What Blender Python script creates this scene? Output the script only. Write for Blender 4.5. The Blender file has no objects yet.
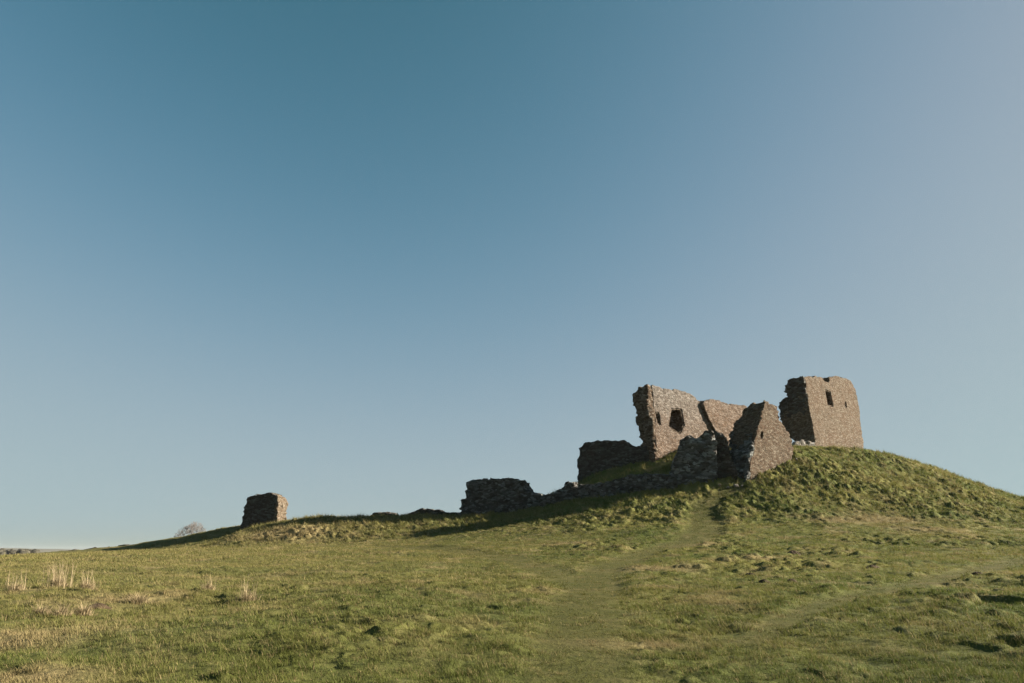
"""Ruined motte-and-bailey castle on a grassy mound under a clear low sun."""
import bpy
import random
import math
import numpy as np

# ---------------------------------------------------------------- noise
def _h(ix, iy, iz, seed):
    h = (ix.astype(np.int64) * 374761393 + iy.astype(np.int64) * 668265263 +
         iz * 2147483647 + seed * 1274126177) & 0xFFFFFFFF
    h = ((h ^ (h >> 13)) * 1274126177) & 0xFFFFFFFF
    h = ((h ^ (h >> 16)) * 2246822519) & 0xFFFFFFFF
    return ((h ^ (h >> 15)) & 0xFFFFFF) / float(0xFFFFFF)

def perlin(x, y, seed=0):
    ix, iy = np.floor(x), np.floor(y)
    fx, fy = x - ix, y - iy
    sx, sy = fx*fx*fx*(fx*(fx*6-15)+10), fy*fy*fy*(fy*(fy*6-15)+10)
    def g(a, b):
        t = _h(ix+a, iy+b, 0, seed) * 2*math.pi
        return np.cos(t)*(fx-a) + np.sin(t)*(fy-b)
    a = g(0,0) + sx*(g(1,0)-g(0,0))
    b = g(0,1) + sx*(g(1,1)-g(0,1))
    return (a + sy*(b-a)) * 1.4

def fbm(x, y, seed=0, octs=4):
    s, a = 0, 1.0
    for k in range(octs):
        s = s + a*perlin(x*2**k, y*2**k, seed+k*17)
        a *= 0.5
    return s

def lumps(x, y, seed=0, size=0.62, fill=0.6):
    """domed tussocks: one per jittered cell, each its own height"""
    ix, iy = np.floor(x), np.floor(y)
    out = np.zeros_like(x)
    for a in (-1, 0, 1):
        for b in (-1, 0, 1):
            cx = ix+a + 0.15 + 0.7*_h(ix+a, iy+b, 1, seed)
            cy = iy+b + 0.15 + 0.7*_h(ix+a, iy+b, 2, seed)
            r = _h(ix+a, iy+b, 3, seed)
            k = np.where(r < fill, 0.35 + 0.65*_h(ix+a, iy+b, 4, seed), 0)
            s = size*(0.6 + 0.5*k)
            d = ((x-cx)**2 + (y-cy)**2) / (s*s)
            out = np.maximum(out, k*np.clip(1-d, 0, 1)**0.8)
    return out

def value3(x, y, z, seed=0):
    ix, iy, iz = np.floor(x), np.floor(y), np.floor(z)
    fx, fy, fz = x-ix, y-iy, z-iz
    sx, sy, sz = fx*fx*(3-2*fx), fy*fy*(3-2*fy), fz*fz*(3-2*fz)
    def v(a, b, c): return _h(ix+a, iy+b, (iz+c).astype(np.int64), seed)
    def l(p, q, t): return p + (q-p)*t
    return l(l(l(v(0,0,0), v(1,0,0), sx), l(v(0,1,0), v(1,1,0), sx), sy),
             l(l(v(0,0,1), v(1,0,1), sx), l(v(0,1,1), v(1,1,1), sx), sy), sz)*2 - 1

# ---------------------------------------------------------------- the lie of the land
def sstep(a, b, x):
    t = np.clip((x-a)/(b-a), 0, 1)
    return t*t*(3-2*t)

def smax(a, b, k):
    h = np.clip(0.5 + 0.5*(a-b)/k, 0, 1)
    return b + (a-b)*h + k*h*(1-h)

MOTTE = (30.0, 94.0)
def motte_distance(x, y):
    dx, dy = x-MOTTE[0], y-MOTTE[1]
    dx = np.where(dx > 0, dx/17.5, dx/15.0)
    return (np.sqrt(dx**2 + (dy/12.5)**2) - 1) * 13.5

_pd = np.array([-20, -6, -2, 0, 2, 5.8, 10.8, 13.3, 18, 23, 32, 45, 70, 400])
_pz = np.array([14.1, 14.0, 13.85, 13.6, 13.1, 11.3, 8.35, 7.05, 5.3, 4.0, 2.4, 0.6, -4, -60])
_gx = np.linspace(-20, 400, 4200)
_gz = np.interp(_gx, _pd, _pz)
_k = np.hanning(17); _k /= _k.sum()
_gz = np.convolve(np.pad(_gz, 8, mode='edge'), _k, mode='valid')

def ground(x, y):
    """smooth height of the land, metres"""
    x = np.asarray(x, float); y = np.asarray(y, float)
    amp = np.interp(x, [-90,-60,-45,-25,0,30,60,100], [0.55,0.75,1.35,2.1,2.35,3.1,3.4,3.4])
    f = amp * np.clip((y-8)/67.0, 0, 1.12)**1.15
    f = f + (-2.0-f)*sstep(84, 175, y)
    L84 = np.interp(x, [-80,-60,-50,-44,-40,-36,-33,-29.5,-22,-6,5,30], [0.0,0.2,0.5,0.9,1.2,1.6,2.7,4.5,5.3,5.3,5.6,5.6])
    L95 = np.interp(x, [-90,-66,-60,-53.5,-46,-40.7,-36,-32,-20,40], [0.3,1.45,1.9,2.6,3.8,4.8,5.5,5.9,5.5,5.0])
    w1 = sstep(69.5, 83, y); w2 = sstep(88, 100.5, y); w3 = sstep(112, 165, y)
    b = f*(1-w1) + L84*w1
    b = b*(1-w2) + L95*w2
    b = b*(1-w3) + (-2.0)*w3
    m = np.interp(motte_distance(x, y), _gx, _gz)
    base = smax(f, b, 0.35)
    ditch = sstep(84.5, 89.5, y) * (1-sstep(4.5, 11.5, x))
    m = m + (-4.0-m)*ditch
    z = smax(m, base, 1.0)
    far = np.sqrt(x*x+y*y)
    z = z + (-2.0 - z)*sstep(190, 260, far)
    return z


rng = np.random.default_rng(11)
random.seed(5)
scene = bpy.context.scene
COL = scene.collection

# ---------------------------------------------------------------- object helpers
def tag(o, label=None, cat=None, group=None, kind=None):
    if label: o['label'] = label
    if cat: o['category'] = cat
    if group: o['group'] = group
    if kind: o['kind'] = kind
    return o

def mesh_obj(name, verts, faces, mat, parent=None, smooth=False, attrs=None):
    """faces: (n,3) or (n,4) int array"""
    verts = np.asarray(verts, np.float32); faces = np.asarray(faces, np.int32)
    me = bpy.data.meshes.new(name)
    n, k = faces.shape
    me.vertices.add(len(verts)); me.vertices.foreach_set('co', verts.ravel())
    me.loops.add(n*k); me.loops.foreach_set('vertex_index', faces.ravel())
    me.polygons.add(n); me.polygons.foreach_set('loop_start', np.arange(n, dtype=np.int32)*k)
    me.polygons.foreach_set('use_smooth', np.full(n, smooth))
    me.update(calc_edges=True)
    for an, av in (attrs or {}).items():
        a = me.attributes.new(an, 'FLOAT_COLOR', 'POINT')
        rgba = np.ones((len(verts), 4), np.float32); rgba[:, :3] = av
        a.data.foreach_set('color', rgba.ravel())
    me.materials.append(mat)
    o = bpy.data.objects.new(name, me); COL.objects.link(o)
    if parent: o.parent = parent
    return o

def empty(name, loc, rz=0.0):
    o = bpy.data.objects.new(name, None); COL.objects.link(o)
    o.location = loc; o.rotation_euler = (0, 0, rz); o.empty_display_size = 0.5
    return o

# ---------------------------------------------------------------- materials
class M:
    def __init__(s, name, rough=0.9, spec=0.15):
        s.m = bpy.data.materials.new(name); s.m.use_nodes = True
        s.t = s.m.node_tree; s.b = s.t.nodes['Principled BSDF']; s.out = s.t.nodes['Material Output']
        s.b.inputs['Roughness'].default_value = rough
        s.b.inputs['Specular IOR Level'].default_value = spec
    def n(s, typ, **kw):
        o = s.t.nodes.new(typ)
        for k, v in kw.items():
            if k.startswith('i_'): o.inputs[k[2:].replace('_', ' ')].default_value = v
            else: setattr(o, k, v)
        return o
    def l(s, a, b): s.t.links.new(a, b)
    def mix(s, f, a, b, blend='MIX'):
        o = s.n('ShaderNodeMix', data_type='RGBA', blend_type=blend)
        for sock, v in ((o.inputs[0], f), (o.inputs[6], a), (o.inputs[7], b)):
            if hasattr(v, 'links'): s.l(v, sock)
            else: sock.default_value = v if isinstance(v, (int, float)) else (*v, 1)
        return o.outputs[2]
    def ramp(s, f, a, b):
        o = s.n('ShaderNodeMapRange'); o.inputs[1].default_value = a; o.inputs[2].default_value = b
        s.l(f, o.inputs[0]); return o.outputs[0]
    def noise(s, scale, detail=4, vec=None, rough=0.55):
        o = s.n('ShaderNodeTexNoise'); o.inputs['Scale'].default_value = scale
        o.inputs['Detail'].default_value = detail; o.inputs['Roughness'].default_value = rough
        if vec: s.l(vec, o.inputs['Vector'])
        return o.outputs['Fac']

def stone_material(name, base, warm, grey, lichen=0.5, seed=0.0, cell=3.4, bump=0.22, top=None):
    m = M(name, 0.92, 0.12)
    tc = m.n('ShaderNodeTexCoord').outputs['Object']
    mp = m.n('ShaderNodeMapping'); mp.inputs['Location'].default_value = (seed, seed*.7, seed*1.3)
    mp.inputs['Scale'].default_value = (1, 1, 2.1); m.l(tc, mp.inputs['Vector'])
    v = mp.outputs['Vector']
    wob = m.n('ShaderNodeTexNoise'); wob.inputs['Scale'].default_value = 2.0; m.l(v, wob.inputs['Vector'])
    vv = m.n('ShaderNodeMixRGB', blend_type='LINEAR_LIGHT'); vv.inputs[0].default_value = 0.12
    m.l(v, vv.inputs[1]); m.l(wob.outputs['Color'], vv.inputs[2]); vv = vv.outputs[0]
    cells = m.n('ShaderNodeTexVoronoi', i_Scale=cell); m.l(vv, cells.inputs['Vector'])
    edge = m.n('ShaderNodeTexVoronoi', feature='DISTANCE_TO_EDGE', i_Scale=cell); m.l(vv, edge.inputs['Vector'])
    sep = m.n('ShaderNodeSeparateColor'); m.l(cells.outputs['Color'], sep.inputs[0])
    big = m.noise(0.42, 6, tc, 0.65); mid = m.noise(0.8, 6, tc, 0.65); fine = m.noise(9, 4, tc)
    c = m.mix(m.ramp(big, 0.42, 0.58), base, warm)
    c = m.mix(m.ramp(sep.outputs[0], 0.35, 1.0), c, grey)
    tone = m.ramp(sep.outputs[1], 0.0, 1.0)
    c = m.mix(m.ramp(sep.outputs[1], 0.5, 1.1), c, tuple(x*0.6 for x in warm))
    c = m.mix(m.ramp(sep.outputs[2], 0.7, 1.1), c, tuple(min(1, x*1.4) for x in grey))
    li = m.n('ShaderNodeMath', operation='MULTIPLY'); m.l(m.ramp(mid, 0.56, 0.70), li.inputs[0]); li.inputs[1].default_value = lichen
    c = m.mix(li.outputs[0], c, tuple(min(1, x*1.45) for x in grey))
    if top:                                  # wall heads weathered grey with lichen
        sz = m.n('ShaderNodeSeparateXYZ'); m.l(tc, sz.inputs[0])
        zz = m.n('ShaderNodeMath', operation='MULTIPLY_ADD'); m.l(big, zz.inputs[0]); zz.inputs[1].default_value = 5.0; m.l(sz.outputs[2], zz.inputs[2])
        c = m.mix(m.ramp(zz.outputs[0], top[0]+2.5, top[1]+2.5), m.mix(0.45, c, warm), m.mix(0.6, c, grey))
    vm = m.n('ShaderNodeMapRange'); vm.inputs[3].default_value = 0.62; vm.inputs[4].default_value = 1.38; m.l(sep.outputs[0], vm.inputs[0])
    vc = m.n('ShaderNodeVectorMath', operation='SCALE'); m.l(c, vc.inputs[0]); m.l(vm.outputs[0], vc.inputs['Scale']); c = vc.outputs[0]
    joint = m.ramp(edge.outputs['Distance'], 0.10, 0.0)
    jm = m.n('ShaderNodeMath', operation='MULTIPLY'); m.l(joint, jm.inputs[0]); jm.inputs[1].default_value = 0.5
    c = m.mix(jm.outputs[0], c, tuple(x*0.55 for x in base))
    c = m.mix(m.ramp(fine, 0.3, 0.75), m.mix(0.45, c, (0.05, 0.04, 0.03)), c)
    m.l(c, m.b.inputs['Base Color'])
    h = m.n('ShaderNodeMath', operation='MINIMUM'); m.l(edge.outputs['Distance'], h.inputs[0]); h.inputs[1].default_value = 0.16
    h2 = m.n('ShaderNodeMath', operation='MULTIPLY_ADD'); m.l(sep.outputs[0], h2.inputs[0]); h2.inputs[1].default_value = 0.05; m.l(h.outputs[0], h2.inputs[2])
    h3 = m.n('ShaderNodeMath', operation='MULTIPLY_ADD'); m.l(fine, h3.inputs[0]); h3.inputs[1].default_value = 0.07; m.l(h2.outputs[0], h3.inputs[2])
    bp = m.n('ShaderNodeBump', i_Strength=0.9, i_Distance=bump); m.l(h3.outputs[0], bp.inputs['Height'])
    m.l(bp.outputs[0], m.b.inputs['Normal'])
    return m.m

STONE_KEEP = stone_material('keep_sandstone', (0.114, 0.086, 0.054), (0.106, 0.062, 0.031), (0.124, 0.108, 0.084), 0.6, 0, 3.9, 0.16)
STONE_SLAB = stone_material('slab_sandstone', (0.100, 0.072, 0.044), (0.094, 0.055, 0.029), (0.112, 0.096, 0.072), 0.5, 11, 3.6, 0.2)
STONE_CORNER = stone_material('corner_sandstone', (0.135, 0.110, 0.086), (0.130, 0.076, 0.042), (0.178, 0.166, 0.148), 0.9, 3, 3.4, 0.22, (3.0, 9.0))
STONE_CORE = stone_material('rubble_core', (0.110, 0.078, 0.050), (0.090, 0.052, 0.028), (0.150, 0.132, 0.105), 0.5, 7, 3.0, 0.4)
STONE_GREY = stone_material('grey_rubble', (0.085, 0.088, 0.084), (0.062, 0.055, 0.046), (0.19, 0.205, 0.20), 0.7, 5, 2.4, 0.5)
STONE_SHADED = stone_material('shade_toned_rubble', (0.050, 0.044, 0.036), (0.056, 0.042, 0.030), (0.075, 0.078, 0.072), 0.15, 9, 2.4, 0.4)  # rubble with the shade of unlit walls put into its base colour
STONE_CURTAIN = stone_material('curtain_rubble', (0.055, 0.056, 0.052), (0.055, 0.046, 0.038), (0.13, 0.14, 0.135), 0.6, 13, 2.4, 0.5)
STONE_PALE = stone_material('pale_stone', (0.24, 0.22, 0.185), (0.22, 0.19, 0.145), (0.28, 0.27, 0.25), 0.5, 2, 2.8)

def attr_material(name, rough=0.9, transl=0.0, fine=0.0, bump=0.0):
    m = M(name, rough, 0.08)
    a = m.n('ShaderNodeAttribute', attribute_name='col').outputs['Color']
    if fine:
        tc = m.n('ShaderNodeTexCoord').outputs['Object']
        f = m.noise(7, 6, tc, 0.7); g = m.noise(1.7, 4, tc)
        a = m.mix(m.ramp(f, 0.35, 0.7), m.mix(fine, a, (0.03, 0.028, 0.012)), a)
        a = m.mix(m.ramp(g, 0.5, 0.75), a, m.mix(0.3, a, (0.20, 0.16, 0.075)))
        if bump:
            bp = m.n('ShaderNodeBump', i_Strength=0.8, i_Distance=bump); m.l(f, bp.inputs['Height']); m.l(bp.outputs[0], m.b.inputs['Normal'])
    m.l(a, m.b.inputs['Base Color'])
    if transl:
        tr = m.n('ShaderNodeBsdfTranslucent'); m.l(a, tr.inputs[0])
        mx = m.n('ShaderNodeMixShader'); mx.inputs[0].default_value = transl
        m.l(m.b.outputs[0], mx.inputs[1]); m.l(tr.outputs[0], mx.inputs[2]); m.l(mx.outputs[0], m.out.inputs[0])
    return m.m

def plain_material(name, c, rough=0.9, var=0.3, scale=3.0):
    m = M(name, rough, 0.1)
    tc = m.n('ShaderNodeTexCoord').outputs['Object']
    m.l(m.mix(m.ramp(m.noise(scale, 5, tc), 0.3, 0.7), tuple(x*(1-var) for x in c), tuple(x*(1+var) for x in c)), m.b.inputs['Base Color'])
    return m.m

GROUND_MAT = attr_material('turf', 0.95, 0.0, 0.45, 0.10)
BLADE_MAT = attr_material('grass_blades', 0.75, 0.30)
STRAW_MAT = attr_material('straw_blades', 0.8, 0.30)
EARTH_MAT = plain_material('molehill_earth', (0.045, 0.032, 0.02), 0.95, 0.4, 12)
BARK_MAT = plain_material('bare_bark', (0.11, 0.103, 0.098), 0.9, 0.25)
HILL_MAT = plain_material('distant_moor', (0.10, 0.095, 0.07), 0.95, 0.3, 0.004)
WOOD_MAT = plain_material('distant_wood', (0.045, 0.042, 0.03), 0.95, 0.4, 0.2)

# ---------------------------------------------------------------- where the turf is worn, dry, rough
PATHS = [[(0.87, 8.99, 0.8), (1.17, 12.39, 0.8), (1.79, 19.16, 1.0), (3.9, 31.87, 1.1), (8.29, 46.28, 1.2), (13.44, 53.69, 1.6), (16.18, 59.61, 1.7),
  (18.26, 67.4, 1.5), (21.25, 70.56, 1.0), (23.56, 71.26, 0.7)],
 [(2.38, 22.13, 0.9), (1.84, 30.78, 1.1), (-0.44, 45.34, 1.4), (-5.64, 55.9, 1.5), (-11.83, 63.88, 1.2)],
 [(3.89, 12.37, 0.25), (6.44, 16.37, 0.5), (9.69, 20.25, 0.6), (14.64, 25.31, 0.7), (25.98, 36.44, 0.8)]]
DRY = [(-8.84, 13.4, 0.9), (-8.46, 12.43, 0.9), (31.9, 61.11, 2.2), (28.07, 60.39, 1.6), (32.65, 55.98, 1.6), (13.42, 50.86, 1.2), (2.39, 12.39, 0.4),
 (-5.96, 9.3, 0.6), (1.47, 12.39, 0.6), (6.06, 31.6, 1.2), (-10.42, 19.36, 0.8), (-22.46, 75.15, 2.5), (-25.83, 75.71, 2.0), (13.4, 38.72, 1.2),
 (3.69, 54.75, 1.0)]

def path_mask(x, y):
    out = np.zeros(np.shape(x))
    wob = 0.35*perlin(x*0.5, y*0.5, 91)
    for weight, line in zip((1.0, 0.9, 0.95), PATHS):
        dl = np.full(np.shape(x), 9.0)
        for (x0, y0, w0), (x1, y1, w1) in zip(line[:-1], line[1:]):
            vx, vy = x1-x0, y1-y0
            t = np.clip(((x-x0)*vx+(y-y0)*vy)/(vx*vx+vy*vy), 0, 1)
            dl = np.minimum(dl, (np.hypot(x-x0-t*vx, y-y0-t*vy))/(w0+(w1-w0)*t))
        out = np.maximum(out, weight*(1 - sstep(0.55, 1.4, dl + wob)))
    return out

def dry_mask(x, y):
    s = np.zeros(np.shape(x))
    wob = 1 + 0.7*fbm(x*0.7, y*0.7, 33, 3)
    for (dx, dy, r) in DRY:
        s = np.maximum(s, np.exp(-(((x-dx)/(1.5*r))**2+((y-dy)/r)**2)*np.clip(wob, .3, 3)))
    return s

def tussocks(x, y, pm):
    """turf relief on top of ground(): cushions of grass, sheep-trodden steps on the banks"""
    steep = sstep(30, 12, motte_distance(x, y)) * sstep(-1, 3, motte_distance(x, y))
    bank = sstep(71, 75, y)*sstep(90, 84, y)*sstep(3, -4, x)*sstep(-34, -26, x)
    right = sstep(0, 8, x - 0.02*y)
    rough = np.clip(0.55 + 0.8*fbm(x*0.11, y*0.11, 7, 3), 0.12, 1.3)
    wx = x + 0.35*perlin(x*.9, y*.9, 3) + 0.2*perlin(x*2.7, y*2.7, 13); wy = y + 0.35*perlin(x*.9, y*.9, 4) + 0.2*perlin(x*2.7, y*2.7, 14)
    small = lumps(wx*1.9, wy*1.9, 21, 0.66, 0.55)
    med = lumps(wx*0.85+3, wy*0.95, 22, 0.66, 0.42)
    big = lumps(wx*1.25+0.4*wy, wy*1.9, 23, 0.66, 0.6)
    near = (0.07 + 0.06*right) * rough
    tiny = lumps(wx*3.4+5, wy*3.9, 27, 0.6, 0.30)
    flecks = np.clip(0.5 + 0.9*fbm(x*0.21, y*0.21, 28, 2), 0.1, 1.2)
    z = near*1.3*small + 0.065*flecks*tiny + (0.04 + 0.13*right + 0.05*right*sstep(24, 12, y))*rough*med*sstep(0.35, 0.9, rough+0.25*right)
    z = z + (steep*0.15 + bank*0.14)*big*np.clip(rough+0.35, 0.3, 1.3) + (steep+bank)*0.2*small
    rid = 1 - np.abs(perlin(wx*1.45+0.5*wy, wy*2.1, 15))*2.2
    z = z + (steep*0.26 + bank*0.20)*np.clip(rid, -0.4, 1)*np.clip(rough+0.3, .3, 1.2) + (steep+bank)*0.08*perlin(x*3.1, y*3.4, 16)
    z = z + 0.05*fbm(x*0.9, y*0.9, 5, 3) + 0.16*fbm(x*0.16, y*0.16, 8, 2)
    hollow = 0.03*sstep(55, 59, y)*sstep(70, 66, y)*sstep(12, 14, x)
    return z*(1-0.85*pm) - pm*(0.05 + hollow)

LUSH = np.array([0.053, 0.071, 0.016]); OLIVE = np.array([0.106, 0.104, 0.029])
STRAW = np.array([0.225, 0.175, 0.090]); WORN = np.array([0.056, 0.056, 0.014]); EARTHC = np.array([0.06, 0.045, 0.025])

def turf_colour(x, y, pm, dm):
    a = np.clip(0.5 + 0.75*fbm(x*0.13, y*0.2, 41, 3), 0, 1)[..., None]
    b = np.clip(0.42 + 0.9*fbm(x*0.8, y*1.0, 42, 3), 0, 1)[..., None]
    a = a*(0.45+0.55*sstep(9, 30, y)[..., None]); c = LUSH*(1-a) + OLIVE*a
    c = c*(1-0.55*b) + (0.5*OLIVE+0.5*c)*1.18*0.55*b
    g = np.clip(fbm(x*1.6, y*1.6, 47, 3)*0.6, 0, 1)[..., None]; c = c*(1-0.5*g) + LUSH*0.75*0.5*g
    rt = (sstep(4, 12, x)*sstep(12, 20, y))[..., None]; c = c*(1 + 0.18*rt)
    left = sstep(10, -25, x)[..., None]*sstep(8, 18, y)[..., None]
    c = c*(1-0.5*left) + (0.68*OLIVE+0.32*STRAW)*0.5*left
    s = (np.clip(fbm(x*0.45, y*0.6, 44, 4)*0.9 - 0.12, 0, 0.5)*sstep(6, 22, y))[..., None]
    c = c*(1-s) + STRAW*s
    d = np.clip(dm, 0, 1)[..., None]; c = c*(1-0.75*d) + STRAW*0.75*d
    p = pm[..., None]; c = c*(1-0.65*p) + WORN*0.65*p
    return c

def surface(x, y):
    x = np.asarray(x, float); y = np.asarray(y, float)
    return ground(x, y) + tussocks(x, y, path_mask(x, y))

# ---------------------------------------------------------------- the ground: one sheet to the horizon
def build_ground():
    az = np.concatenate([np.arange(-180, -60, 6.0), np.arange(-60, -44, 0.8), np.arange(-44, 44, 0.105),
                         np.arange(44, 60, 0.8), np.arange(60, 180, 6.0)])
    rr = [0.4, 0.9, 1.6, 2.5, 3.5, 4.5, 5.5, 6.3, 7.0, 7.5]
    r = 7.8
    while r < 112:
        rr.append(r); r += min(max(0.0042*r, 0.042), 0.2)
    while r < 6000:
        rr.append(r); r *= 1.06 if r > 200 else 1.02
    rr = np.array(rr); na, nr = len(az), len(rr)
    A, R = np.meshgrid(np.radians(az), rr, indexing='ij')
    x = (R*np.sin(A)).ravel(); y = (R*np.cos(A)).ravel()
    pm = path_mask(x, y); dm = dry_mask(x, y)
    z = ground(x, y) + tussocks(x, y, pm)*sstep(260, 150, np.hypot(x, y))
    far = sstep(180, 320, np.hypot(x, y))[:, None]
    c = turf_colour(x, y, pm, dm)
    fields = np.clip(0.5 + 1.4*perlin(x*0.0022, y*0.006, 66), 0, 1)[:, None]
    c = c*(1-far) + (np.array([0.21, 0.165, 0.115])*(1-fields) + np.array([0.15, 0.13, 0.07])*fields)*far
    i, j = np.meshgrid(np.arange(na), np.arange(nr-1), indexing='ij'); i2 = (i+1) % na
    f = np.stack([i*nr+j, i2*nr+j, i2*nr+j+1, i*nr+j+1], -1).reshape(-1, 4)
    f = f[:, ::-1]
    v = np.stack([x, y, z], 1)
    centre = len(v); v = np.vstack([v, [0, 0, float(surface(np.array([0.]), np.array([0.]))[0])]])
    c = np.vstack([c, LUSH])
    k = np.arange(na); k2 = (k+1) % na
    fan = np.stack([k2*nr, k*nr, np.full(na, centre), np.full(na, centre)], 1)
    o = mesh_obj('ground', v, f, GROUND_MAT, smooth=True, attrs={'col': c})
    import bmesh
    bm = bmesh.new(); bm.from_mesh(o.data); bm.verts.ensure_lookup_table()
    for a, b in zip(k, k2):
        bm.faces.new((bm.verts[int(b*nr)], bm.verts[int(a*nr)], bm.verts[centre]))
    bm.normal_update(); bm.to_mesh(o.data); bm.free()
    tag(o, kind='structure')
build_ground()

# ---------------------------------------------------------------- grass (nobody could count it)
def blades(bx, by, bz, length, width, lean, ang, seg):
    """arrays -> verts, faces; each blade a tapering strip that bends over"""
    n = len(bx)
    face = ang + math.pi/2 + rng.normal(0, 0.5, n)
    wx, wy = np.cos(face)*width*0.5, np.sin(face)*width*0.5
    dx, dy = np.cos(ang), np.sin(ang)
    V = []
    for k in range(seg):
        t = k/seg
        out = length*lean*(t**1.6); up = length*np.sqrt(np.clip(1-(lean*t)**2*0.8, 0.05, 1))*t
        w = 1-0.65*t
        V.append(np.stack([bx+dx*out-wx*w, by+dy*out-wy*w, bz+up], 1))
        V.append(np.stack([bx+dx*out+wx*w, by+dy*out+wy*w, bz+up], 1))
    V.append(np.stack([bx+dx*length*lean, by+dy*length*lean, bz+length*np.sqrt(np.clip(1-lean**2*0.8, 0.05, 1))], 1))
    V = np.stack(V, 1); nv = V.shape[1]
    base = (np.arange(n)*nv)[:, None]
    F = []
    for k in range(seg-1):
        F.append(base + [2*k, 2*k+1, 2*k+3]); F.append(base + [2*k, 2*k+3, 2*k+2])
    F.append(base + [2*seg-2, 2*seg-1, 2*seg])
    return V.reshape(-1, 3), np.concatenate(F, 0), nv

WALL_FOOT = []          # (x, y, ux, uy, half length, thickness) rectangles kept free of grass
def free_of_walls(x, y):
    ok = np.ones(len(x), bool)
    for (ox, oy, a, u0, u1, t1) in WALL_FOOT:
        u = (x-ox)*math.cos(a) + (y-oy)*math.sin(a); t = -(x-ox)*math.sin(a) + (y-oy)*math.cos(a)
        ok &= ~((u > u0) & (u < u1) & (t > 0.0) & (t < t1))
    return ok

def build_grass():
    Vs, Fs, Cs, off = [], [], [], 0
    bands = [(4.0, 14, 95, 16, (0.05, 0.13), 0.0065, 2, 0.085),
             (14, 25, 52, 13, (0.06, 0.15), 0.010, 2, 0.11),
             (25, 45, 22, 11, (0.07, 0.17), 0.018, 1, 0.16),
             (45, 72, 13, 11, (0.08, 0.20), 0.032, 1, 0.24),
             (72, 108, 10.0, 10, (0.09, 0.24), 0.042, 1, 0.22)]
    for (r0, r1, dens, nb, (l0, l1), wid, seg, spread) in bands:
        a1 = math.radians(62 if r1 < 30 else 48)
        n = int(a1*(r1*r1-r0*r0)*dens)
        r = np.sqrt(rng.uniform(r0*r0, r1*r1, n)); a = rng.uniform(-a1, a1, n)
        x, y = r*np.sin(a), r*np.cos(a)
        clump = 0.5 + 0.7*fbm(x*1.1, y*1.1, 71, 3)
        pm = path_mask(x, y)
        keep = (rng.uniform(0, 1, n) < np.clip(0.35 + clump, 0.15, 1)*(1-0.55*pm)) & free_of_walls(x, y)
        x, y, clump, pm = x[keep], y[keep], clump[keep], pm[keep]; n = len(x)
        dm = dry_mask(x, y)
        col = turf_colour(x, y, pm, dm)
        tall = (0.55 + 0.6*np.clip(clump, 0, 1.2)) * (1-0.5*pm) * rng.uniform(0.6, 1.45, n)
        motte = sstep(28, 10, motte_distance(x, y))*sstep(0, 3, motte_distance(x, y))
        bank = sstep(71, 75, y)*sstep(92, 86, y)*sstep(3, -4, x)*sstep(-34, -26, x)
        tall = tall*(1+1.1*np.maximum(motte, bank))
        straw = (rng.uniform(0, 1, n) < 0.10 + 0.5*dm + 0.12*motte)[:, None]
        col = np.where(straw, 0.45*col + 0.55*STRAW, col*1.1)
        # every tuft is a handful of blades
        I = np.repeat(np.arange(n), nb); N = len(I)
        rad = np.abs(rng.normal(0, spread, N))*0.9; th = rng.uniform(0, 2*math.pi, N)
        bx = x[I] + rad*np.cos(th); by = y[I] + rad*np.sin(th)
        bz = surface(bx, by) - 0.01
        L = rng.uniform(l0, l1, N)*tall[I]
        lean = np.clip(rng.normal(0.70, 0.2, N), 0.1, 0.97)
        ang = np.where(rng.uniform(0, 1, N) < 0.5, th, rng.normal(3.6, 0.8, N))
        V, F, nv = blades(bx, by, bz, L, wid*rng.uniform(0.7, 1.3, N), lean, ang, seg)
        C = col[I]*rng.uniform(0.82, 1.2, N)[:, None]
        dead = rng.uniform(0, 1, N) < 0.07
        C[dead] = STRAW*rng.uniform(0.7, 1.2, dead.sum())[:, None]
        Vs.append(V); Fs.append(F+off); Cs.append(np.repeat(C, nv, 0)); off += len(V)
    o = mesh_obj('grass', np.concatenate(Vs), np.concatenate(Fs), BLADE_MAT, attrs={'col': np.concatenate(Cs)})
    tag(o, 'short olive green grass covering the field and the mound', 'grass', kind='stuff')
    print('grass blades tris', len(o.data.polygons))

# ---------------------------------------------------------------- ruined masonry
def poly_sd(px, pz, poly):
    """signed distance to a closed outline, negative inside"""
    p = np.asarray(poly, float); d = np.full(px.shape, 1e9); s = np.zeros(px.shape, bool)
    for (x0, z0), (x1, z1) in zip(p, np.roll(p, -1, 0)):
        ex, ez = x1-x0, z1-z0
        t = np.clip(((px-x0)*ex+(pz-z0)*ez)/(ex*ex+ez*ez+1e-9), 0, 1)
        d = np.minimum(d, np.hypot(px-x0-t*ex, pz-z0-t*ez))
        c = ((z0 > pz) != (z1 > pz)) & (px < (x1-x0)*(pz-z0)/(z1-z0+1e-12)+x0)
        s ^= c
    return np.where(s, -d, d)

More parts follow.
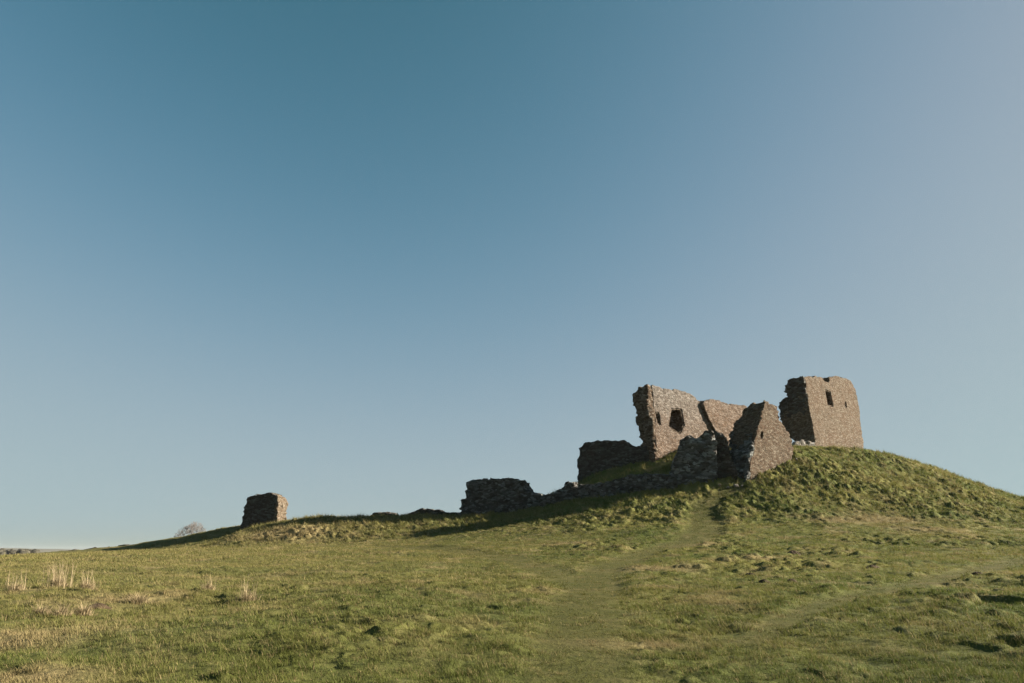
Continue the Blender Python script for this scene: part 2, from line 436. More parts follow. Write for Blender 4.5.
def surface_nets(Fd, origin, h):
    S = Fd < 0
    cs = [(0,0,0),(1,0,0),(0,1,0),(1,1,0),(0,0,1),(1,0,1),(0,1,1),(1,1,1)]
    nx, ny, nz = Fd.shape
    def sl(A, c): return A[c[0]:nx-1+c[0], c[1]:ny-1+c[1], c[2]:nz-1+c[2]]
    cnt = sum(sl(S, c).astype(np.int8) for c in cs)
    act = (cnt > 0) & (cnt < 8)
    idx = np.argwhere(act); ids = np.full(act.shape, -1, np.int64); ids[act] = np.arange(len(idx))
    vals = [sl(Fd, c)[act] for c in cs]
    acc = np.zeros((len(idx), 3)); num = np.zeros(len(idx))
    for a in range(8):
        for b in range(a+1, 8):
            ca, cb = np.array(cs[a]), np.array(cs[b])
            if np.abs(ca-cb).sum() != 1: continue
            va, vb = vals[a], vals[b]; m = (va < 0) != (vb < 0)
            t = np.where(m, va/np.where(m, va-vb, 1), 0)
            acc += np.where(m[:, None], ca + t[:, None]*(cb-ca), 0); num += m
    V = (idx + acc/num[:, None])*h + origin
    Q = []
    for ax in range(3):
        b, c = [(1, 2), (2, 0), (0, 1)][ax]
        lo = [slice(1, -1)]*3; lo[ax] = slice(0, Fd.shape[ax]-1)
        hi = list(lo); hi[ax] = slice(1, Fd.shape[ax])
        s0, s1 = S[tuple(lo)], S[tuple(hi)]
        e = np.argwhere(s0 != s1); flip = s0[s0 != s1]
        o = np.ones(3, int); o[ax] = 0; e = e + o
        def cell(db, dc):
            q = e.copy(); q[:, b] -= db; q[:, c] -= dc
            return ids[q[:, 0], q[:, 1], q[:, 2]]
        q = np.stack([cell(1, 1), cell(0, 1), cell(0, 0), cell(1, 0)], 1)
        q[~flip] = q[~flip][:, ::-1]
        Q.append(q)
    return V, np.concatenate(Q)

def largest_piece(V, Q):
    lab = np.arange(len(V))
    while True:
        m = lab[Q].min(1); new = lab.copy()
        for k in range(4): np.minimum.at(new, Q[:, k], m)
        new = new[new]
        if (new == lab).all(): break
        lab = new
    ids, cnt = np.unique(lab, return_counts=True); keep = lab == ids[cnt.argmax()]
    mp = np.cumsum(keep)-1
    return V[keep], mp[Q[keep[Q[:, 0]]]]

def masonry_field(U, T, Z, front, back, seed, rag=0.16, relief=0.06, stone=(0.5, 0.26), batter=0.0, rough_from=None):
    """signed field of a broken wall: outline in (u,z), thickness profile t<back(z), stones of their own depth"""
    row = np.floor(Z/stone[1] + 0.35*value3(U*.35, T*.35, Z*.2, seed+5))
    cu = np.floor(U/stone[0] + 0.5*(row % 2) + 0.3*value3(U*0.1, T*.1, row, seed+6)); ct = np.floor(T/(stone[0]*0.9) + 0.5*(row % 2))
    blk = _h(cu, ct, row.astype(np.int64), seed)*2-1
    n1 = value3(U*0.7, T*0.7, Z*0.7, seed+1); n2 = value3(U*2.1, T*2.1, Z*2.1, seed+2)
    sd = poly_sd(U, Z, front)
    f1 = sd + rag*(0.55*blk + 0.5*n1 + 0.35*n2)
    zb = [b[0] for b in back]; tb = [b[1] for b in back]
    tk = np.interp(Z, zb, tb)
    face = -T + relief*(0.6*blk + 0.5*n2 + 0.6*n1)
    rear = (T - tk) + rag*(0.5*blk + 0.6*n1 + 0.4*n2)
    return np.maximum(np.maximum(f1, face), rear*0.9)

def build_ruin(name, spec, mat, label, cat, seed, h=0.13, cuts=None, windows=(), group=None, rag=0.16, relief=0.06, stone=(0.5, 0.26), plain=False):
    """one standing piece of the castle; cuts: [(part name, function of U,T,Z -> mask field, material)]"""
    x0, y0, z0 = spec['loc']; a = math.radians(spec['az'])
    n = (math.sin(a), math.cos(a)); u = (-n[1], n[0]); rz = math.atan2(u[1], u[0])
    us = [p[0] for p in spec['front']]; zs = [p[1] for p in spec['front']]; tb = [p[1] for p in spec['back']]
    lo = np.array([min(us)-0.5, -0.5, min(zs)-0.3]); hi = np.array([max(us)+0.5, max(tb)+0.6, max(zs)+0.5])
    WALL_FOOT.append((x0, y0, rz, min(us)+.2, max(us)-.2, max(tb)*0.8))
    g = [np.arange(lo[k], hi[k], h) for k in range(3)]
    U, T, Z = np.meshgrid(*g, indexing='ij')
    f = masonry_field(U, T, Z, spec['front'], spec['back'], seed, rag, relief, stone)
    for (poly, depth) in windows:
        w = poly_sd(U, Z, poly) + 0.07*value3(U*2.5, T*2.5, Z*2.5, seed+9)
        mg = 0.09 if np.ptp([p[0] for p in poly]) > 0.75 else 0.05
        f = np.maximum(f, -np.maximum(w - mg, T - depth))
    pieces = []
    if cuts:
        rest = f
        for (pn, fn, pm) in cuts:
            c = fn(U, T, Z)
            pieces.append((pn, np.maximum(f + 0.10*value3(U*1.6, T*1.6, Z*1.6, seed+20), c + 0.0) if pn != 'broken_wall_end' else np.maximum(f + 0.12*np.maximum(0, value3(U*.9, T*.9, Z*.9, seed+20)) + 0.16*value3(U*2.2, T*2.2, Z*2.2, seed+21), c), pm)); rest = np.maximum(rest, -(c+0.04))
        pieces.insert(0, ('masonry', rest, mat))
    else:
        pieces.append(('masonry', f, mat))
    for (poly, depth) in windows:
        w = poly_sd(U, Z, poly) + 0.07*value3(U*2.5, T*2.5, Z*2.5, seed+9)
        mg = 0.08 if np.ptp([p[0] for p in poly]) > 0.75 else 0.04
        outer = np.maximum(w - mg, T - (depth-0.01)); inner = np.maximum(w - mg + 0.15, T - (depth-0.18))
        pieces.append(('window_opening', np.maximum(np.maximum(outer, -inner), 0.03-T), STONE_CORE))
    single = len(pieces) == 1
    root = None if single else empty(name, (x0, y0, z0), rz)
    for (pn, fld, pm) in pieces:
        V, Q = largest_piece(*surface_nets(fld, lo, h))
        jit = np.stack([value3(V[:, 0]*3.3, V[:, 1]*3.3, V[:, 2]*3.3, seed+30+k) for k in range(3)], 1)
        V = V + jit*min(0.045, relief*0.5)
        o = mesh_obj(name if single else pn, V, Q, pm, root)
        if single:
            o.location = (x0, y0, z0); o.rotation_euler = (0, 0, rz); root = o
    tag(root, label, cat, group, 'thing')
    return root

R = {'C1': {'az': 205,
        'back': [(0.0, 1.9)],
        'front': [(-4.14, -2.23), (-4.09, -0.43), (-4.1, 1.39), (-4.14, 2.37), (-3.85, 3.22), (-3.95, 4.22), (-3.28, 4.67), (-2.36, 4.8),
                  (-1.06, 4.9), (0.59, 4.79), (1.96, 4.64), (2.68, 4.05), (3.41, 3.82), (5.1, 3.65), (4.73, -2.49)],
        'holes': [],
        'loc': (11.81, 83.5, 9.88)},
 'C2': {'az': 205,
        'back': [(0.0, 1.8)],
        'front': [(-6.93, -1.59), (-6.59, 1.04), (-6.76, 2.45), (-6.08, 2.66), (-5.97, 3.59), (-6.06, 4.54), (-5.31, 4.75), (-3.96, 4.75),
                  (-2.89, 4.71), (-2.23, 4.79), (-1.57, 4.77), (-0.65, 4.84), (0.25, 4.69), (1.15, 4.54), (1.66, 4.23), (1.78, 3.66), (2.28, 3.19),
                  (3.15, 2.87), (3.89, 2.74), (5.24, 2.75), (5.98, 3.17), (6.7, 3.47), (6.96, 4.01), (7.68, 4.09), (7.9, 3.64), (8.37, 3.52),
                  (9.78, 3.63), (10.94, 3.85), (12.32, 4.06), (13.8, 4.38), (15.47, 4.62), (17.1, 4.6), (18.47, 4.27), (19.29, 3.93), (19.26, 0.65),  # added run, extending the wall right to the grey rubble wall
                  (15.19, -0.28), (6.11, -1.72)],
        'holes': [[(3.38, 1.17), (3.63, 1.16), (3.65, 0.86), (3.38, 0.87)]],
        'loc': (-0.23, 81.0, 5.1)},
 'F1': {'az': 190,
        'back': [(0.0, 2.4)],
        'front': [(-3.27, 0.37), (-2.74, 2.04), (-2.02, 3.4), (-1.61, 4.68), (-1.06, 5.04), (-0.43, 5.18), (-0.03, 4.85), (0.5, 5.05), (1.05, 5.47),
                  (1.8, 5.66), (2.02, 4.58), (1.55, -0.85), (-3.75, -0.77)],
        'holes': [],
        'loc': (19.77, 73.0, 8.42)},
 'F1b': {'az': 205,
         'back': [(0.0, 2.0)],
         'front': [(-0.43, 5.82), (0.19, 5.72), (0.67, 5.25), (0.91, 4.49), (1.0, 3.2), (1.39, 1.81), (1.64, 0.14), (1.56, -0.68), (-1.18, -0.58),
                   (-0.81, 3.84)],
         'holes': [],
         'loc': (22.18, 73.4, 8.25)},
 'F2': {'az': 150,
        'back': [(-0.18, 1.7), (0.96, 2.43), (2.52, 2.72), (4.43, 3.54), (6.0, 3.97), (7.17, 3.85), (7.99, 3.05), (8.86, 2.55), (9.26, 1.5)],
        'front': [(3.97, 9.21), (4.8, 9.07), (5.59, 8.89), (5.96, 8.17), (6.22, 7.3), (6.79, 6.34), (7.29, 5.6), (7.65, 4.62), (7.8, 3.64),
                  (7.13, 1.74), (3.51, -0.77), (-0.46, -1.14), (0.0, 0.0), (-0.04, 0.71), (0.59, 2.51), (1.71, 4.82), (2.44, 6.18), (3.09, 7.33)],
        'holes': [[(2.81, 5.56), (3.15, 5.69), (3.04, 5.03), (2.63, 4.89)]],
        'loc': (24.48, 72.0, 8.43)},
 'KR': {'az': 145,
        'back': [(0.64, 2.97), (1.27, 3.68), (2.46, 4.38), (3.6, 4.63), (4.84, 4.56), (5.68, 4.56), (6.21, 4.38), (6.41, 3.55), (6.64, 2.88),
                 (7.78, 2.98), (8.98, 2.67), (9.44, 2.19)],
        'front': [(-0.77, 8.99), (1.38, 9.24), (3.96, 9.47), (4.31, 8.87), (5.33, 9.02), (5.77, 9.8), (6.96, 10.05), (9.84, 10.24), (11.36, 10.01),
                  (11.98, 9.35), (12.43, 8.07), (12.42, 5.12), (12.26, 2.65), (12.23, 0.64), (11.82, -0.8), (0.07, -1.7), (0.0, 0.0), (0.08, 2.4),
                  (-0.25, 3.98), (-0.56, 5.71), (-0.67, 7.35)],
        'holes': [[(4.39, 7.67), (5.5, 7.68), (5.62, 5.63), (4.41, 5.7)], [(8.89, 6.6), (9.16, 6.63), (9.21, 5.84), (8.81, 5.8)]],
        'loc': (39.97, 90.0, 15.33)},
 'KS': {'az': 165,
        'back': [(0.0, 0.9)],
        'front': [(-0.85, 0.22), (-0.35, 0.62), (0.41, 0.78), (1.44, 0.7), (2.15, 0.47), (2.55, 0.1), (2.73, -0.66), (-1.0, -0.8)],
        'holes': [],
        'loc': (36.68, 87.0, 14.49)},
 'L': {'az': 150,
       'back': [(0.23, 1.92), (2.02, 2.07), (4.08, 2.2), (5.66, 2.2), (6.56, 2.47), (7.37, 2.19), (8.2, 2.66), (9.59, 2.69), (10.18, 1.86),
                (10.59, 1.44)],
       'front': [(0.48, 10.29), (1.27, 10.26), (2.37, 10.14), (3.66, 10.17), (4.81, 10.18), (6.12, 10.08), (7.28, 9.96), (8.26, 9.55), (8.9, 9.11),
                 (9.29, 8.0), (9.69, 7.02), (10.73, 5.59), (10.95, 3.09), (10.41, -1.35), (0.59, -2.02), (0.91, 0.05), (0.9, 1.79), (0.73, 3.54),
                 (0.41, 5.3), (0.35, 6.49), (0.18, 8.29)],
       'holes': [[(4.08, 7.59), (5.56, 7.74), (5.86, 5.78), (5.1, 4.74), (3.4, 5.44), (3.85, 6.83)],
                 [(1.47, 6.9), (1.95, 7.01), (2.05, 6.29), (2.06, 5.5), (1.64, 5.53), (1.51, 6.24)]],
       'loc': (15.99, 80.0, 10.67)},
 'LR': {'az': 150,
        'back': [(0.0, 2.2)],
        'front': [(-4.28, 4.19), (-3.78, 4.82), (-2.37, 5.04), (-0.79, 4.95), (0.63, 4.77), (2.09, 4.79), (3.95, 4.79), (5.02, 4.36), (4.98, 0.39),
                  (4.2, -4.78), (-2.74, -5.12), (-2.5, 1.06), (-3.36, 2.5)],
        'holes': [],
        'loc': (27.61, 86.3, 15.14)},
 'R1': {'az': 195,
        'back': [(0.0, 1.4)],
        'front': [(-2.48, -0.98), (-2.11, -0.29), (-1.14, 0.14), (-0.31, 0.38), (0.82, 0.43), (1.94, 0.35), (2.66, 0.03), (3.13, -1.03)],
        'holes': [],
        'loc': (-17.33, 91.0, 6.04)},
 'R2': {'az': 198,
        'back': [(0.0, 1.4)],
        'front': [(-3.68, -1.17), (-3.17, -0.2), (-2.22, 0.28), (-1.67, 0.45), (-0.85, 0.69), (0.12, 0.55), (0.93, 0.53), (1.9, 0.09), (2.97, 0.13),
                  (4.3, 0.17), (5.13, -1.27)],
        'holes': [],
        'loc': (-10.26, 88.0, 6.13)},
 'T': {'az': 200,
       'back': [(0.54, 1.66), (1.48, 1.83), (2.42, 1.89), (3.38, 2.17), (3.91, 1.93), (4.27, 1.27)],
       'front': [(-2.88, -1.55), (-3.0, -0.1), (-2.89, 1.49), (-2.63, 3.23), (-2.41, 4.11), (-1.6, 4.36), (-0.61, 4.56), (0.57, 4.56), (1.39, 4.61),
                 (2.24, 4.43), (2.77, 4.18), (2.92, 2.32), (3.11, 0.1), (3.28, -1.33)],
       'holes': [],
       'loc': (-34.47, 96.0, 4.7)}}
left_of = lambda k, b=0.0: (lambda U, T, Z: U - k - b*Z + 0.22*value3(T*1.3, U*1.3, Z*1.3, 55))

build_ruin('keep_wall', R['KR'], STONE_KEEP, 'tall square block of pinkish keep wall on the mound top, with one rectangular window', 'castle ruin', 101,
           cuts=[('broken_wall_end', left_of(-0.05, -0.035), STONE_SHADED)], windows=[(R['KR']['holes'][0], 1.3), (R['KR']['holes'][1], 1.0)], group='standing pieces of the castle', rag=0.2, relief=0.025)  # the broken end takes darker stone, its shade put into the colour
build_ruin('keep_wall_stub', R['KS'], STONE_PALE, 'low pale wall stub at the foot of the square keep block', 'wall stub', 102, h=0.1)
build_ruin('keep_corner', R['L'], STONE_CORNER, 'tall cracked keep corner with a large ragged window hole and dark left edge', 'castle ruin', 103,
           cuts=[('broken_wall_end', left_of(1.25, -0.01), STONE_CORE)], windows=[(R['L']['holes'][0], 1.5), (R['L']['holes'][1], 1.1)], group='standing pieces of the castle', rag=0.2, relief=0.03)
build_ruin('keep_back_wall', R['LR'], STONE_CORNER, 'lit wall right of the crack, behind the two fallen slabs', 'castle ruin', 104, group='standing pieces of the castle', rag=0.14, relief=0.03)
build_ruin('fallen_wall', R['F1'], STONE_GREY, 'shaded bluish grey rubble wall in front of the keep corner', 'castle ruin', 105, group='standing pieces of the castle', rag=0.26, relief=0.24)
build_ruin('fallen_wall', R['F1b'], STONE_SHADED, 'narrow dark broken block between the grey rubble wall and the leaning triangular slab', 'castle ruin', 106, group='standing pieces of the castle', rag=0.26, relief=0.24)
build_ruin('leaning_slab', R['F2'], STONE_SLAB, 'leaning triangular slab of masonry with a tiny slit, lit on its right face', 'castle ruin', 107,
           cuts=[('broken_wall_end', lambda U, T, Z: U - 0.12 - 0.375*Z + 0.3*value3(T*1.2, U*1.2, Z*1.2, 57), STONE_GREY)], windows=[(R['F2']['holes'][0], 0.7)], group='standing pieces of the castle', rag=0.3, relief=0.03)  # shaded side in bluish grey stone, the shade tone put into its colour
build_ruin('curtain_wall', R['C1'], STONE_SHADED, 'dark squarish shaded wall block directly left of the cracked keep corner', 'castle ruin', 108, group='standing pieces of the castle', rag=0.2, relief=0.1)
build_ruin('curtain_wall', R['C2'], STONE_CURTAIN, 'long ragged rubble wall dipping in the middle and extended right, climbing to the grey rubble wall', 'castle ruin', 109, windows=(), group='standing pieces of the castle', rag=0.24, relief=0.16)
build_ruin('tower_stump', R['T'], STONE_SHADED, 'lone tower stump standing apart on the far left bank', 'castle ruin', 110,
           cuts=[('lit_tone_wall_end', lambda U, T, Z: 2.35 + 0.25*value3(T*1.5, U*1.5, Z*1.5, 58) - U, STONE_KEEP)], group='standing pieces of the castle', rag=0.15, relief=0.07)  # front in shade-darkened stone, sunward end paler: lighting put into the colours
build_ruin('wall_footing', R['R1'], STONE_SHADED, 'low dark wall footing on the bank, nearer the tower stump', 'wall footing', 111, h=0.11, group='low footings along the bailey bank', rag=0.22)
build_ruin('wall_footing', R['R2'], STONE_SHADED, 'low dark wall footing on the bank, touching the long rubble wall', 'wall footing', 112, h=0.11, group='low footings along the bailey bank', rag=0.25)

def boundary_wall():
    p0, p1 = np.array([-66.0, 104.0]), np.array([-41.5, 105.5]); L = np.linalg.norm(p1-p0); u = (p1-p0)/L
    rz = math.atan2(u[1], u[0]); s = np.linspace(0, L, 60)
    zg = ground(p0[0]+u[0]*s, p0[1]+u[1]*s); z0 = float(zg[0])
    top = zg - z0 + 0.18 + 0.22*np.abs(value3(s*0.6, s*0, s*0, 4)) + 0.12*value3(s*2, s*0, s*0, 6)
    front = [(a, b) for a, b in zip(s, top)] + [(L, zg[-1]-z0-0.6), (0, -0.6)]
    az = math.degrees(math.atan2(u[1], -u[0])) % 360
    n = (u[1], -u[0]); az = math.degrees(math.atan2(n[0], n[1]))
    build_ruin('boundary_wall', dict(loc=(p0[0], p0[1], z0), az=az, front=front, back=[(0., 0.8)]), STONE_SHADED,
               'very low overgrown drystone wall running down left from the lone tower stump', 'stone wall', 113, h=0.14, rag=0.15)
boundary_wall()

# ---------------------------------------------------------------- loose stones below the leaning slab
def boulder(seed, size):
    g = np.arange(-1.4, 1.41, 0.2); U, T, Z = np.meshgrid(g, g, g, indexing='ij')
    f = np.maximum(np.maximum(np.abs(U)*0.95, np.abs(T)*1.1), np.abs(Z)*1.35) * 0.55 + 0.45*np.sqrt(U*U+T*T+Z*Z) - 0.85 + 0.3*value3(U*1.1+seed, T*1.1, Z*1.1, seed)
    V, Q = surface_nets(f, np.array([-1.4]*3), 0.2)
    return V*size, Q
STONES = [((20.82, 72.06), 0.13, 'pale stone farthest left in the row of stones under the leaning slab'),
 ((21.55, 72.04), 0.2, 'pale stone at the foot of the narrow dark block'),
 ((22.24, 71.61), 0.16, 'pale stone between the narrow dark block and the leaning slab'),
 ((23.07, 71.61), 0.26, 'largest pale stone under the shaded side of the leaning slab'),
 ((23.68, 71.57), 0.15, 'pale stone touching the lower left corner of the leaning slab'),
 ((30.23, 74.93), 0.22, 'stone at the right foot of the leaning slab where the slope rises'),
 ((31.41, 75.81), 0.16, 'small stone on the slope between the leaning slab and the pale wall stub')]
for k, ((sx, sy), size, lab) in enumerate(STONES):
    V, Q = boulder(300+k, size)
    o = mesh_obj('fallen_stone', V, Q, STONE_PALE)
    o.location = (sx, sy, float(surface(np.array([sx]), np.array([sy]))[0]) + size*0.25); o.rotation_euler = (0.1*k, 0.15, 1.1*k)
    tag(o, lab, 'stone', 'pale stones fallen below the leaning slab')

# ---------------------------------------------------------------- molehills
MOLE = [((16.98, 43.21), 0.55, 'dark molehill on the lower slope below the leaning slab, highest of the molehills'),
 ((15.62, 31.13), 0.34, 'dark molehill just above the right hand worn track'),
 ((18.02, 27.93), 0.3, 'dark molehill below the right hand worn track near the right edge'),
 ((9.49, 28.73), 0.3, 'dark molehill at the upper left of the trio between the two tracks'),
 ((8.52, 24.45), 0.24, 'smaller dark molehill in the trio between the two tracks'),
 ((9.6, 24.8), 0.26, 'flat dark molehill at the right of the trio between the two tracks'),
 ((-10.07, 17.76), 0.3, 'dark earth mound beside the low flattened straw clumps at left')]
for k, ((mx, my), rad, lab) in enumerate(MOLE):
    n = 18; V = [(0, 0, 1.0)]; Q = []
    for i in range(1, 7):
        for j in range(n):
            t = i/6; th = 2*math.pi*j/n
            rr = t*(1+0.2*math.sin(2*th+k)+0.15*random.uniform(-1, 1)); hh = math.cos(t*math.pi/2)**1.2 + random.uniform(-.12, .12)*(1-t)
            V.append((rr*math.cos(th), rr*math.sin(th), hh if i < 6 else -0.5))
    for j in range(n):
        Q.append((0, 1+j, 1+(j+1) % n, 1+(j+1) % n))
        for i in range(5):
            a = 1+i*n
            Q.append((a+j, a+n+j, a+n+(j+1) % n, a+(j+1) % n))
    V = np.array(V)*np.array([rad, rad*0.9, rad*0.48])
    me = bpy.data.meshes.new('molehill'); me.from_pydata(V.tolist(), [], [q if q[2] != q[3] else q[:3] for q in Q]); me.materials.append(EARTH_MAT)
    o = bpy.data.objects.new('molehill', me); COL.objects.link(o)
    o.location = (mx, my, float(surface(np.array([mx]), np.array([my]))[0])-0.02)
    tag(o, lab, 'molehill', 'dark molehills on the turf')

# ---------------------------------------------------------------- tall clumps of dead grass
CLUMPS = [((-14.52, 21.19), 0.7, 0.26, 30, 'leafy straw clump with a few stalks at the far left edge'),
 ((-13.72, 21.84), 1.0, 0.36, 90, 'tallest pale grass clump with thin upright stalks at left'),
 ((-12.4, 21.15), 0.7, 0.26, 24, 'straw clump immediately right of the tallest stalks'),
 ((-10.65, 16.6), 0.35, 0.22, 0, 'squat straw tuft beside the dark earth mound, left one of three'),
 ((-10.07, 16.39), 0.4, 0.22, 8, 'squat straw tuft beside the dark earth mound, middle one of three'),
 ((-9.81, 16.78), 0.4, 0.2, 8, 'squat straw tuft beside the dark earth mound, right one of three'),
 ((-6.93, 19.06), 0.75, 0.22, 30, 'isolated straw clump with stalks below the lone tower stump'),
 ((-9.41, 22.46), 0.6, 0.22, 22, 'small sparse straw clump halfway between tower stump and left stalks'),
 ((-9.75, 19.1), 0.3, 0.26, 0, 'low spread straw tuft between the tall stalks and the isolated clump')]
for k, ((cx, cy), height, rad, nst, lab) in enumerate(CLUMPS):
    root = empty('dry_grass_clump', (cx, cy, float(ground(np.array([cx]), np.array([cy]))[0])))
    zz = lambda X, Y: surface(X+cx, Y+cy) - root.location.z
    N = int(600*rad/0.5)
    r = np.minimum(np.abs(rng.normal(0, rad*0.5, N)), rad*1.1); th = rng.uniform(0, 2*math.pi, N); bx, by = r*np.cos(th)*1.3, r*np.sin(th)
    V, F, nv = blades(bx, by, zz(bx, by)-0.02, rng.uniform(.14, .38, N)*(1.2-0.6*np.clip(r/rad, 0, 1)), np.full(N, .013), np.clip(rng.normal(.65, .2, N), .1, .95), th+rng.normal(0, .5, N), 2)
    C = np.repeat(np.array([.30, .24, .14])*rng.uniform(.55, 1.25, N)[:, None], nv, 0)
    mesh_obj('leaf_tuft', V, F, STRAW_MAT, root, attrs={'col': C})
    N = nst
    if N:
        r = np.minimum(np.abs(rng.normal(0, rad*0.45, N)), rad*0.8); th = rng.uniform(0, 2*math.pi, N); bx, by = r*np.cos(th)*1.4, r*np.sin(th)
        V, F, nv = blades(bx, by, zz(bx, by)-0.02, height*rng.uniform(.5, 1.05, N), np.full(N, .012), np.clip(rng.normal(.2, .12, N), .02, .5), rng.normal(3.3, 1.0, N), 2)
        C = np.repeat(np.array([.34, .275, .17])*rng.uniform(.7, 1.2, N)[:, None], nv, 0)
        mesh_obj('stalks', V, F, STRAW_MAT, root, attrs={'col': C})
    tag(root, lab, 'grass clump', 'clumps of tall dead grass in the field')

# ---------------------------------------------------------------- bare tree beyond the bank
def tube_set(segs):
    V, Q = [], []
    for (p, q, r0, r1) in segs:
        p, q = np.array(p), np.array(q); d = q-p; L = np.linalg.norm(d); d = d/L
        a = np.cross(d, [0.3, 0.9, 0.2]); a /= np.linalg.norm(a); b = np.cross(d, a); m = len(V); k = 5 if r0 > .05 else 3
        for (c, rr) in ((p, r0), (q, r1)):
            for j in range(k):
                t = 2*math.pi*j/k; V.append(c+rr*(a*math.cos(t)+b*math.sin(t)))
        for j in range(k): Q.append((m+j, m+(j+1) % k, m+k+(j+1) % k, m+k+j))
    return np.array(V), np.array(Q)

def bare_tree(loc, H, W, label):
    trunk, crown = [], []
    rnd = random.Random(4)
    def grow(p, d, L, r, depth):
        d = np.array(d); q = p + d*L
        (trunk if depth < 2 else crown).append((p, q, r, r*0.72))
        if depth >= 8: return
        for _ in range(3 if depth in (0, 1, 2, 4, 6) else 2):
            nd = d + np.array([rnd.gauss(0, .46), rnd.gauss(0, .46), rnd.gauss(0.05, .25)]); nd[0] *= 1.12
            nd /= np.linalg.norm(nd)
            grow(q, nd, L*rnd.uniform(.66, .86), max(r*0.62, 0.017), depth+1)
    grow(np.array([0., 0, 0]), (0, 0, 1), 1.0, 0.22, 0)
    allp = np.array([s[1] for s in trunk+crown]); sc = np.array([W/np.ptp(allp[:, 0]), W/np.ptp(allp[:, 1]), H/allp[:, 2].max()])
    root = empty('bare_tree', loc)
    for nm, segs in (('trunk', trunk), ('crown', crown)):
        V, Q = tube_set([(a*sc, b*sc, r, s) for a, b, r, s in segs]); mesh_obj(nm, V, Q, BARK_MAT, root)
    tag(root, label, 'tree')
bare_tree((-68.5, 152.0, -2.2), 10.2, 7.2, 'rounded leafless tree showing its twigs behind the bank left of the tower stump')

# ---------------------------------------------------------------- far land
def haze():
    x, y, z0, z1 = 6600, 6600, -8.0, 42.0
    V = [(a*x, b*y, c) for c in (z0, z1) for a, b in ((-1,-1),(1,-1),(1,1),(-1,1))]
    Q = [(3,2,1,0),(4,5,6,7),(0,1,5,4),(1,2,6,5),(2,3,7,6),(3,0,4,7)]
    m = bpy.data.materials.new('haze'); m.use_nodes = True; t = m.node_tree
    t.nodes.remove(t.nodes['Principled BSDF'])
    v = t.nodes.new('ShaderNodeVolumePrincipled'); v.inputs['Color'].default_value = (0.86, 0.90, 0.95, 1)
    v.inputs['Density'].default_value = 0.00004; v.inputs['Anisotropy'].default_value = 0.2
    t.links.new(v.outputs[0], t.nodes['Material Output'].inputs['Volume'])
    tag(mesh_obj('haze', V, np.array(Q), m), kind='stuff')
haze()

def hills():
    az = np.radians(np.linspace(-80, 60, 260)); V, Q = [], []
    prof = 15 + 5*fbm(az*7, az*0+2.0, 12, 4) + 9*sstep(math.radians(-33), math.radians(-42), az)
    for k, (d, s) in enumerate(((2500, -0.12), (2900, 0.62), (3300, 1.0), (3900, .8), (4600, -0.12))):
        for a, p in zip(az, prof): V.append((d*math.sin(a), d*math.cos(a), -3+s*p))
    n = len(az)
    for k in range(4):
        for i in range(n-1): Q.append((k*n+i, k*n+i+1, (k+1)*n+i+1, (k+1)*n+i))
    tag(mesh_obj('hills', V, np.array(Q), HILL_MAT, smooth=True), kind='structure')
hills()

def far_wood():
    Vs, Qs, off = [], [], 0
    for k in range(90):
        a = math.radians(random.uniform(-36.2, -33.6)); d = random.uniform(690, 760)
        c = np.array([d*math.sin(a), d*math.cos(a), random.uniform(-1, 1.2)])
        g = np.arange(-1.4, 1.41, 0.35); U, T, Z = np.meshgrid(g, g, g, indexing='ij')
        V, Q = surface_nets(np.sqrt(U*U+T*T+Z*Z)-0.9+0.45*value3(U*1.6+k, T*1.6, Z*1.6, 500+k), np.array([-1.4]*3), 0.35)
        Vs.append(V*np.array([3.4, 3.4, 3.0+random.uniform(-.6, .6)])+c); Qs.append(Q+off); off += len(V)
    tag(mesh_obj('woodland', np.concatenate(Vs), np.concatenate(Qs), WOOD_MAT), 'dark wood far off on the left horizon', 'woodland', kind='stuff')
far_wood()

build_grass()

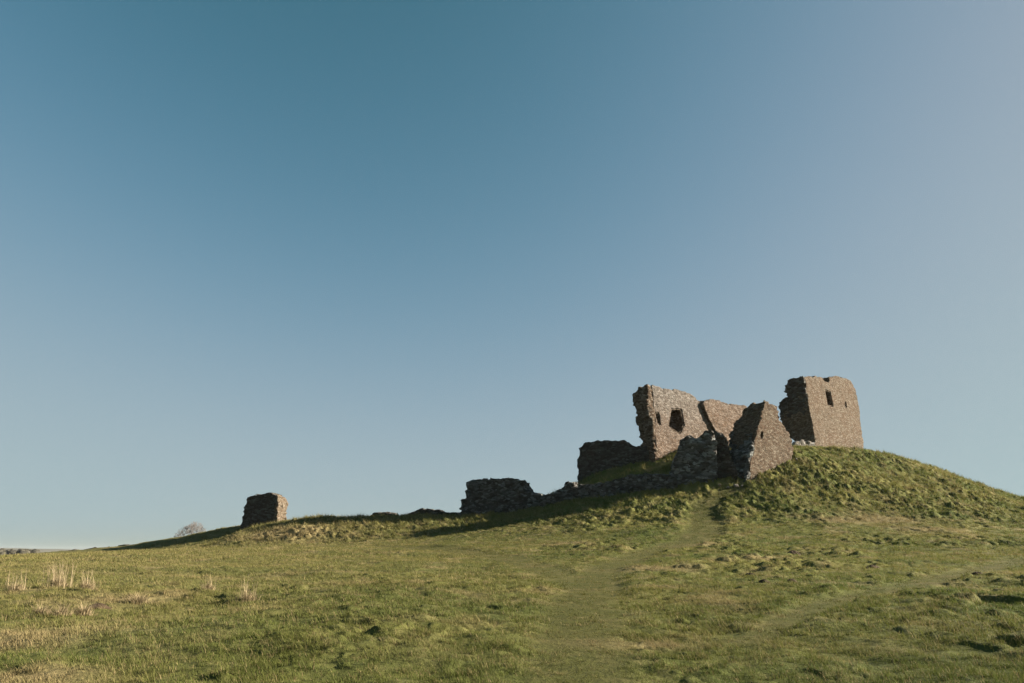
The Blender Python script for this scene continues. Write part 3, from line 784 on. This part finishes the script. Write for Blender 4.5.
# ---------------------------------------------------------------- light, air, camera
SUN_AZ, SUN_EL = 87.0, 20.5            # degrees clockwise from the view direction, above the horizon
sun = bpy.data.lights.new('sun', 'SUN'); sun.energy = 5.0; sun.angle = math.radians(0.5); sun.color = (1.0, 0.88, 0.73)
so = bpy.data.objects.new('sun', sun); COL.objects.link(so)
so.rotation_euler = (math.radians(90-SUN_EL), 0, math.radians(180-SUN_AZ))
w = bpy.data.worlds.new('World'); scene.world = w; w.use_nodes = True
nt = w.node_tree; bg = nt.nodes['Background']
sky = nt.nodes.new('ShaderNodeTexSky'); sky.sky_type = 'NISHITA'; sky.sun_disc = False
sky.sun_elevation = math.radians(SUN_EL); sky.sun_rotation = math.radians(SUN_AZ)
sky.altitude = 0; sky.air_density = 0.7; sky.dust_density = 1.0; sky.ozone_density = 2.0
# the photograph's cool, flattened colour response applied to the sky: a soft shoulder per channel, a*x^g / (1 + b*x^g)
sp = nt.nodes.new('ShaderNodeSeparateColor'); cb = nt.nodes.new('ShaderNodeCombineColor')
nt.links.new(sky.outputs[0], sp.inputs[0]); nt.links.new(cb.outputs[0], bg.inputs['Color'])
def math_node(op, a, b):
    m = nt.nodes.new('ShaderNodeMath'); m.operation = op
    for sock, v in zip(m.inputs, (a, b)):
        if isinstance(v, (int, float)): sock.default_value = v
        else: nt.links.new(v, sock)
    return m.outputs[0]
for k, (g, b, a) in enumerate(((2.6, 1.05, 1.95), (1.9, 0.61, 1.53), (2.7, 0.198, 0.5042))):
    p = math_node('POWER', sp.outputs[k], g)
    nt.links.new(math_node('DIVIDE', math_node('MULTIPLY', p, a), math_node('ADD', math_node('MULTIPLY', p, b), 1.0)), cb.inputs[k])
bg.inputs['Strength'].default_value = 0.05

cam = bpy.data.cameras.new('camera'); cam.lens = 24.0; cam.sensor_width = 36.0; cam.clip_start = 0.05; cam.clip_end = 20000
co = bpy.data.objects.new('camera', cam); COL.objects.link(co)
co.location = (0, 0, 1.6); co.rotation_euler = (math.radians(90+17.13), 0, 0)
scene.camera = co
vs = scene.view_settings
vs.view_transform = 'Standard'; vs.look = 'None'; vs.exposure = 2.1; vs.gamma = 1.0; vs.use_curve_mapping = False
scene.render.engine = 'CYCLES'
scene.cycles.max_bounces = 5; scene.cycles.diffuse_bounces = 3
scene.cycles.use_denoising = True; scene.cycles.denoiser = 'OPENIMAGEDENOISE'; scene.cycles.denoising_prefilter = 'NONE'; scene.cycles.denoising_input_passes = 'RGB_ALBEDO_NORMAL'
